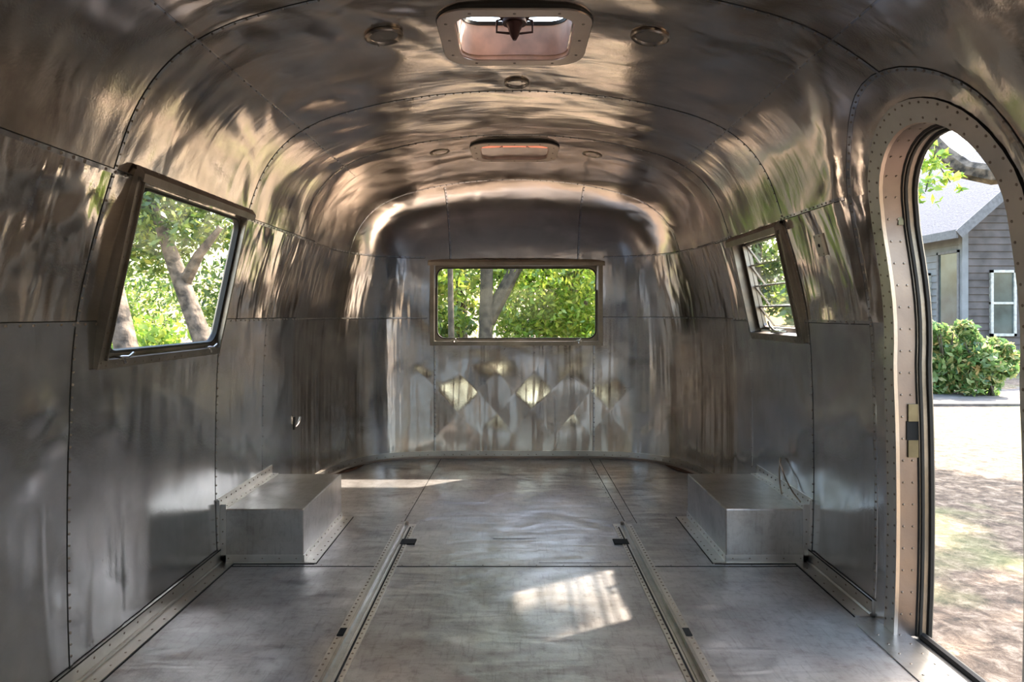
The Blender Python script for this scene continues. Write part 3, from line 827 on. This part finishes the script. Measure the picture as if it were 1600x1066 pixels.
# loose wires coming out of the wall over the right box
m_ = MB(); P = lambda px, py, Y: (1.212 if px is None else min(1.215,(px-CX)*Y/F), Y, H+(CY-py)*Y/F)
m_.tube([(1.215, 3.10, .37), (1.205, 3.08, .36), (1.19, 3.05, .32), (1.185, 3.03, .27), (1.19,3.02,.225)], .0035, 6)
m_.tube([(1.215, 3.10, .37), (1.200, 3.06, .345), (1.195, 2.99, .30), (1.20, 2.93, .26), (1.205,2.86,.235)], .0035, 6)
w_o = m_.build('loose_wire', M['ring'], None, smooth=True); tag(w_o, 'pair of thin loose wires dangling from the right wall onto the wheel well box', 'wire')

# ------------------------------------------------------------------ outdoors
GZ = -.55
g = MB(); NG = 60
for i in range(NG+1):
    for j in range(NG+1):
        x = -60+120*i/NG; y = -60+120*j/NG
        zz = GZ + .08*noise.noise(Vector((x*.15, y*.15, 0)))*min(1, max(0, (math.hypot(x,y-2)-4)/6))
        if x < -4: zz += max(0, -x-4)*.06
        if y > 9 and x < 6: zz += (y-9)*.05
        g.v.append((x, y, zz))
for i in range(NG):
    for j in range(NG):
        a = i*(NG+1)+j; g.f.append((a, a+NG+1, a+NG+2, a+1))
go = g.build('ground', M['ground'], None, smooth=True); tag(go, kind='structure')
g = MB(); g.bb(5, 22, 11.6, 14.3, GZ-.1, GZ+.035); dr = g.build('driveway', M['gravel']); tag(dr, kind='structure')

def leaves(n, c, r, size, seed, shell=.35, clumps=14, zmin=None, cs=1):
    rs = np.random.RandomState(seed); c = np.array(c); r = np.array(r)
    cc = rs.normal(size=(clumps,3)); cc /= np.linalg.norm(cc,axis=1)[:,None]; cc *= (rs.rand(clumps,1)**.45)*.85
    cr = (.22+.28*rs.rand(clumps))*cs
    idx = rs.randint(0, clumps, n)
    d = rs.normal(size=(n,3)); d /= np.linalg.norm(d,axis=1)[:,None]; d *= (shell+(1-shell)*rs.rand(n,1))
    p = c + (cc[idx] + d*cr[idx][:,None])*r
    if zmin is not None: p[:,2] = np.maximum(p[:,2], zmin + rs.rand(n)*.1)
    a = rs.normal(size=(n,3)); a /= np.linalg.norm(a,axis=1)[:,None]
    b = rs.normal(size=(n,3)); b -= a*(a*b).sum(1)[:,None]; b /= np.linalg.norm(b,axis=1)[:,None]
    nn = np.cross(a,b); s_ = size*(.6+.8*rs.rand(n,1))
    v = np.stack([p-a*s_, p-b*s_*.42+nn*s_*.12, p+a*s_, p+b*s_*.42+nn*s_*.12], 1).reshape(-1,3)
    f = np.arange(n*4).reshape(n,4)
    return v, f
def leafobj(name, vf, mat, parent):
    v = np.concatenate([q[0] for q in vf]); off = 0; F_ = []
    for q in vf: F_.append(q[1]+off); off += len(q[0])
    f = np.concatenate(F_)
    me = bpy.data.meshes.new(name)
    me.vertices.add(len(v)); me.vertices.foreach_set('co', v.astype(np.float32).ravel())
    me.loops.add(f.size); me.loops.foreach_set('vertex_index', f.astype(np.int32).ravel())
    me.polygons.add(len(f)); me.polygons.foreach_set('loop_start', (np.arange(len(f))*4).astype(np.int32)); 
    me.update(calc_edges=True); me.validate(); me.materials.append(mat)
    o = bpy.data.objects.new(name, me); COL.objects.link(o); o.parent = parent; return o
def tree(label, base, trunk, rad, crowns, mat, bark, n, size, seed, group, name='tree', branches=(), shade_clumps=()):
    root = empty(name, base); B = Vector(base); tag(root, label, 'tree', group)
    t = MB(); t.tube([Vector(p)-B for p in trunk], rad, 12)
    for pts_, rr in branches: t.tube([Vector(p)-B for p in pts_], rr, 7)
    t.build('trunk', M[bark], root, smooth=True)
    vf = [leaves(n//len(crowns), Vector(c)-B, r, size, seed+i*13, clumps=18) for i,(c,r) in enumerate(crowns)]
    vf += [leaves(k, Vector(c)-B, r, sz, seed+77+k, clumps=7 if q==1 else 55, cs=q) for c,r,k,sz,q in shade_clumps]
    leafobj('foliage', vf, M[mat], root)
    return root
def at(px, py, D): return Vector(((px-CX)*D/F, D, H+(CY-py)*D/F))
GT = 'trees around the trailer'
def base_at(px, D, z=GZ): return ((px-CX)*D/F, D, z)
# behind the rear window
def rt(label, px, D, lean, rad, seed, crowns, mat='leafA', n=9000, size=.075, bark='bark', branches=()):
    z0 = GZ+max(0,(D-9)*.05); b = Vector(((px-CX)*D/F, D, z0))
    tr = [b, b+Vector((lean*.3,0,1.5)), b+Vector((lean*.6,.1,3)), b+Vector((lean,.2,5.5))]
    return tree(label, b, tr, [rad, rad*.85, rad*.7, rad*.3], crowns, mat, bark, n, size, seed, GT, branches=branches)
rt('thick dark trunk of the tree seen left of centre through the rear window', 757, 10.5, .08, .125, 3, [((-.6,11.5,4.2),(2.6,2,1.8)),((.6,12.4,2.2),(1.8,1.0,1.0))],
   branches=[([(-.43,10.6,.9),(.0,10.6,1.7),(.5,10.8,2.5)],[.13,.10,.06])])
rt('slim leaning tree at the left edge of the rear window view', 708, 9.5, -.10, .05, 5, [((-1.5,10.2,2.6),(1.1,.8,1.2)),((-1.6,11,.7),(.9,.9,.7))], n=5200)
rt('leafy yellow green tree filling the right half of the rear window', 880, 12.5, .5, .11, 8, [((1.2,11.2,1.9),(1.6,1.0,1.3)),((.9,11.5,.6),(1.6,1.0,.7))], mat='leafC', n=13000, size=.055)
rt('mossy tree behind the right edge of the rear window', 915, 14, -.3, .16, 12, [((2.2,14,2.6),(2.2,1.3,2.0))], n=8000)
for i, (x, y, m_, sc) in enumerate([(-5,17,'leafB',3.2),(-1.5,19,'leafA',3.4),(2.5,18,'leafC',3.2),(6.0,17,'leafB',3.0),(-3,15,'leafC',2.0)]):
    lb = ['dark tree far behind the rear window, furthest left', 'mid green tree far behind the thick trunk in the rear window', 'bright green tree far behind the rear window on the right', 'dark tree beyond the rear right corner of the trailer', 'low bright tree beyond the slim leaning tree'][i]
    tree(lb, (x,y,.0), [(x,y,.0),(x,y,2),(x+.2,y,4)], [.2,.16,.08], [((x,y,1.8),(sc,1.5,1.9)),((x,y,4.6),(sc,1.8,1.8))], m_, 'bark', 8500, .11, 40+i, 'far trees behind the rear window')
# left side window view
def lt(label, p0, p1, rad, crowns, mat, n, size, seed, bark='palebark', branches=()):
    a = Vector(p0); b = Vector(p1); base = a + (a-b)*((a.z-GZ-.1)/(b.z-a.z)) if b.z > a.z else a
    return tree(label, base, [base, a, b, b+(b-a)*.8], [rad*1.1, rad, rad*.8, rad*.4], crowns, mat, bark, n, size, seed, GT, branches=branches)
lt('pale barked leaning trunk nearest the near edge of the left window', at(200,556,5.6), at(168,410,5.6), .095, [((-4.3,7.4,2.35),(1.5,1.2,.62)),((-3.6,7.6,2.8),(.9,1,.5))], 'leafB', 7500, .045, 61)
lt('pale forked trunk leaning at the far side of the left window', at(318,535,7.4), at(272,410,7.4), .105, [((-4.6,8.6,2.2),(1.9,1.0,.8)),((-5.4,9.4,2.7),(2,1.2,1.0))], 'leafA', 7500, .055, 65,
   branches=[([at(290,440,7.4), at(310,400,7.3), at(345,355,7.2)],[.07,.055,.03])])
for i,(x,y,z,rr,m_,n) in enumerate([(-7.5,10.5,.3,(2.6,1.8,1.1),'leafC',9000),(-5.2,9.3,.0,(1.3,1.3,.8),'leafC',7000),(-10,16,1.2,(4,3,1.6),'leafA',9000),(-9,8.5,.4,(2,2,1.2),'leafC',8000)]):
    lb = ['bright sunlit shrub in the middle of the left window view', 'nearest low green shrub under the far edge of the left window', 'far hazy green thicket beyond the shrubs in the left window', 'bright shrub behind the pale leaning trunk in the left window'][i]
    root = empty('shrub', (x,y,GZ+.2)); tag(root, lb, 'shrub', 'shrubs outside the left window')
    leafobj('foliage', [leaves(n, (0,0,z-GZ-.2), rr, .07, 80+i, clumps=30)], M[m_], root)
    t = MB(); [t.tube([(random.uniform(-.3,.3),random.uniform(-.3,.3),0),(random.uniform(-.8,.8),random.uniform(-.6,.6),z-GZ)], [.03,.012], 5) for _ in range(5)]; t.build('stem', M['bark'], root)
# doorway view: big tree with a curved limb
P_ = [at(1400,150,8.6), at(1442,205,8.2), at(1475,240,8.0), at(1510,266,7.8), at(1550,273,7.6), at(1640,262,7.4), at(1800,330,7.2)]
tb = Vector((P_[-1].x+.3, P_[-1].y, GZ))
tree('big tree with a thick curved limb crossing the top of the doorway', tb, [tb, tb+Vector((-.1,0,1.4)), P_[-1]+Vector((.1,0,.3)), P_[-1]+Vector((.5,.3,2.6))], [.34,.28,.24,.15],
     [((9.2,9.9,5.8),(2.2,1.0,.4))], 'leafA', 'palebark', 1500, .12, 91, GT, branches=[(P_[::-1], [.15,.13,.115,.105,.095,.085,.07])], shade_clumps=[((4.75,5.8,5.7),(.75,.55,.2),150,.15,1),((8.5,7.9,5.6),(2.9,2.2,.5),3300,.13,.26),((6.9,7.0,4.7),(1.4,1.0,.3),900,.12,.3),((5.85,4.95,5.2),(.7,.65,.2),1100,.12,.6)])  # last list: unseen leaf clumps added to dapple sun and shade floor and sill
# hanging leafy sprays beside the limb
for i,(pts_, m_) in enumerate([([(1440,175),(1428,215),(1436,250),(1430,290),(1424,330)],'leafC'), ([(1455,205),(1462,235),(1455,262),(1446,300)],'leafC'), ([(1470,235),(1468,260),(1485,285)],'leafC'), ([(1420,180),(1415,230),(1418,300)],'leafA')]):
    D = 6.6+.2*i; Q = [at(px,py,D) for px,py in pts_]
    root = empty('hanging_branch', Q[0]); tag(root, ['leftmost drooping leafy twig hanging in the doorway view','long drooping leafy twig just under the limb','short leafy twig beside the roof ridge','shaded twig half hidden by the far door jamb'][i], 'branch', 'leafy twigs hanging in the doorway view')
    t = MB(); t.tube([q-Q[0] for q in Q], [.012]+[.006]*(len(Q)-1), 5); t.build('twig', M['bark'], root)
    leafobj('foliage', [leaves(34, q-Q[0], (.16,.16,.17), .045, 100+i*7+k, clumps=6) for k,q in enumerate(Q[1:])], M[m_], root)

# greenery outside the louvred window
for i,(x,y,z,rr,m_) in enumerate([(3.6,7.6,1.0,(.8,.8,1.1),'leafB'),(5.0,10.2,1.3,(1.0,1.0,1.3),'leafA')]):
    root = empty('shrub', (x,y,GZ)); tag(root, ['dark tall shrub close outside the louvred window','lighter tall shrub further behind the louvred window'][i], 'shrub', 'shrubs outside the louvred window')
    leafobj('foliage', [leaves(5000, (0,0,z-GZ), rr, .07, 150+i, clumps=26)], M[m_], root)
    t = MB(); [t.tube([(random.uniform(-.1,.1),random.uniform(-.1,.1),0),(random.uniform(-.4,.4),random.uniform(-.4,.4),z-GZ+.4)], [.03,.012], 5) for _ in range(6)]; t.build('stem', M['bark'], root)
# shrub and house beyond the door
for i,(px,py,D,rr,n) in enumerate([(1485,545,13.2,(.78,.6,.62),5200),(1545,560,12.8,(.55,.5,.42),3000)]):
    c = at(px,py,D); root = empty('shrub', (c.x,c.y,GZ)); tag(root, ['tall leafy shrub in front of the grey house', 'lower shrub with pale leaves at the right of the doorway view'][i], 'shrub', 'shrubs by the driveway')
    leafobj('foliage', [leaves(n, (0,0,c.z-GZ), rr, .085, 120+i, clumps=24), leaves(n//3, (0,0,.35), (rr[0],rr[1],.4), .085, 130+i, clumps=12)], M['leafD'], root)
    t = MB(); [t.tube([(random.uniform(-.1,.1),random.uniform(-.1,.1),0),(random.uniform(-.5,.5),random.uniform(-.3,.3),c.z-GZ+.3)], [.025,.01], 5) for _ in range(8)]; t.build('stem', M['bark'], root)

hx, hy = 11.9, 18.0; ez = 3.45; rx, rz = 15.0, 6.2
house = empty('house', (hx, hy, GZ)); tag(house, 'grey clapboard house with shingled gable roof beyond the doorway', 'house')
def hb(mb, x0,x1,y0,y1,z0,z1): mb.bb(x0-hx, x1-hx, y0-hy, y1-hy, z0-GZ, z1-GZ)
def clap(mb, face, c0, c1, z0, z1, pitch=.19):
    z = z0; 
    while z < z1:
        zt = min(z+pitch+.01, z1)
        if face == 'x':
            vv = [(hx-.035,c0,z),(hx-.035,c1,z),(hx-.006,c1,zt),(hx-.006,c0,zt),(hx,c0,z),(hx,c1,z),(hx,c1,zt),(hx,c0,zt)]
        else:
            e0, e1 = c0, c1
            if zt > ez: 
                sl = (rz-ez)/(rx-hx); e0 = max(c0, hx+(zt-ez)/sl); e1 = min(c1, 2*rx-hx-(zt-ez)/sl)
            vv = [(e0,hy-.035,z),(e1,hy-.035,z),(e1,hy-.006,zt),(e0,hy-.006,zt),(e0,hy,z),(e1,hy,z),(e1,hy,zt),(e0,hy,zt)]
        vv = [(a-hx,b-hy,c-GZ) for a,b,c in vv]
        mb.add(vv, [(0,1,2,3),(4,7,6,5),(0,4,5,1),(2,6,7,3),(0,3,7,4),(1,5,6,2)]); z += pitch
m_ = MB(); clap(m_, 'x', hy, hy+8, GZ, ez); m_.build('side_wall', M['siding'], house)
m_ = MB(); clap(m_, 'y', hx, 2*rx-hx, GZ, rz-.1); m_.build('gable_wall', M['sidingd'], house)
m_ = MB(); hb(m_, hx+.0, 2*rx-hx, hy+.01, hy+8, GZ, ez); m_.build('house_core', M['siding'], house)
m_ = MB(); hb(m_, hx-.06, hx+.10, hy-.06, hy+.10, GZ, ez); m_.build('corner_board', M['siding'], house)
m_ = MB(); sl = (rz-ez)/(rx-hx)
for sg in (1,-1):
    xa = rx-sg*(rx-hx+.45); za = ez-.45*sl
    th = .12; y0, y1 = hy-.5, hy+8.5
    vv = [(xa,y0,za),(rx,y0,rz),(rx,y1,rz),(xa,y1,za),(xa,y0,za+th),(rx,y0,rz+th),(rx,y1,rz+th),(xa,y1,za+th)]
    m_.add([(a-hx,b-hy,c-GZ) for a,b,c in vv], [(0,1,2,3),(4,5,6,7),(0,1,5,4),(2,3,7,6),(0,3,7,4),(1,2,6,5)])
m_.build('roof', M['shingle'], house)
m_ = MB(); m_.bar((hx-.48-hx, -.5, ez-.45*sl+.04-GZ),(hx-.48-hx, 8.5, ez-.45*sl+.04-GZ), .05,.22); m_.bar((-.46,-.53,ez-.45*sl+.02-GZ),(rx-hx,-.53,rz+.02-GZ),.04,.24); m_.build('fascia', M['fascia'], house)
def hwin(face, c0, c1, z0, z1, mullion=True, fr='white'):
    m = MB(); g_ = MB(); t = .07
    def B(mb, a0,a1,b0,b1,o0,o1):
        if face == 'x': hb(mb, hx-o1, hx-o0, a0, a1, b0, b1)
        else: hb(mb, a0, a1, hy-o1, hy-o0, b0, b1)
    B(m, c0, c0+t, z0, z1, .0,.09); B(m, c1-t, c1, z0, z1, .0,.09); B(m, c0, c1, z0, z0+t, .0,.09); B(m, c0, c1, z1-t, z1, .0,.09)
    if mullion: B(m, c0, c1, (z0+z1)/2-.03, (z0+z1)/2+.03, .0,.08)
    o = m.build('house_window', M[fr], house); B(g_, c0+.01, c1-.01, z0+.01, z1-.01, .0,.05); g_.build('pane', M['win'], o)
def ypx(px): return hx*F/(px-CX)
hwin('x', ypx(1456), ypx(1428), H-.5, H+1.15)
hwin('x', ypx(1503), ypx(1468), H-.9, H+1.7, False, 'fascia')
hwin('y', (1545-CX)*hy/F, (1585-CX)*hy/F, H-.6, H+1.15)

# ------------------------------------------------------------------ rivets and lap lines belong to the sheet they sit on
for o in [o for o in bpy.data.objects if o.name.split('.')[0] in ('rivet_row', 'lap_shadow_gap')]:
    p = o.parent
    if not p or p.type != 'MESH': continue
    me = p.data; k = len(me.materials); me.materials.append(o.data.materials[0])
    for f in o.data.polygons: f.material_index = k
    bm = bmesh.new(); bm.from_mesh(me); bm.from_mesh(o.data); bm.to_mesh(me); bm.free()
    bpy.data.objects.remove(o)
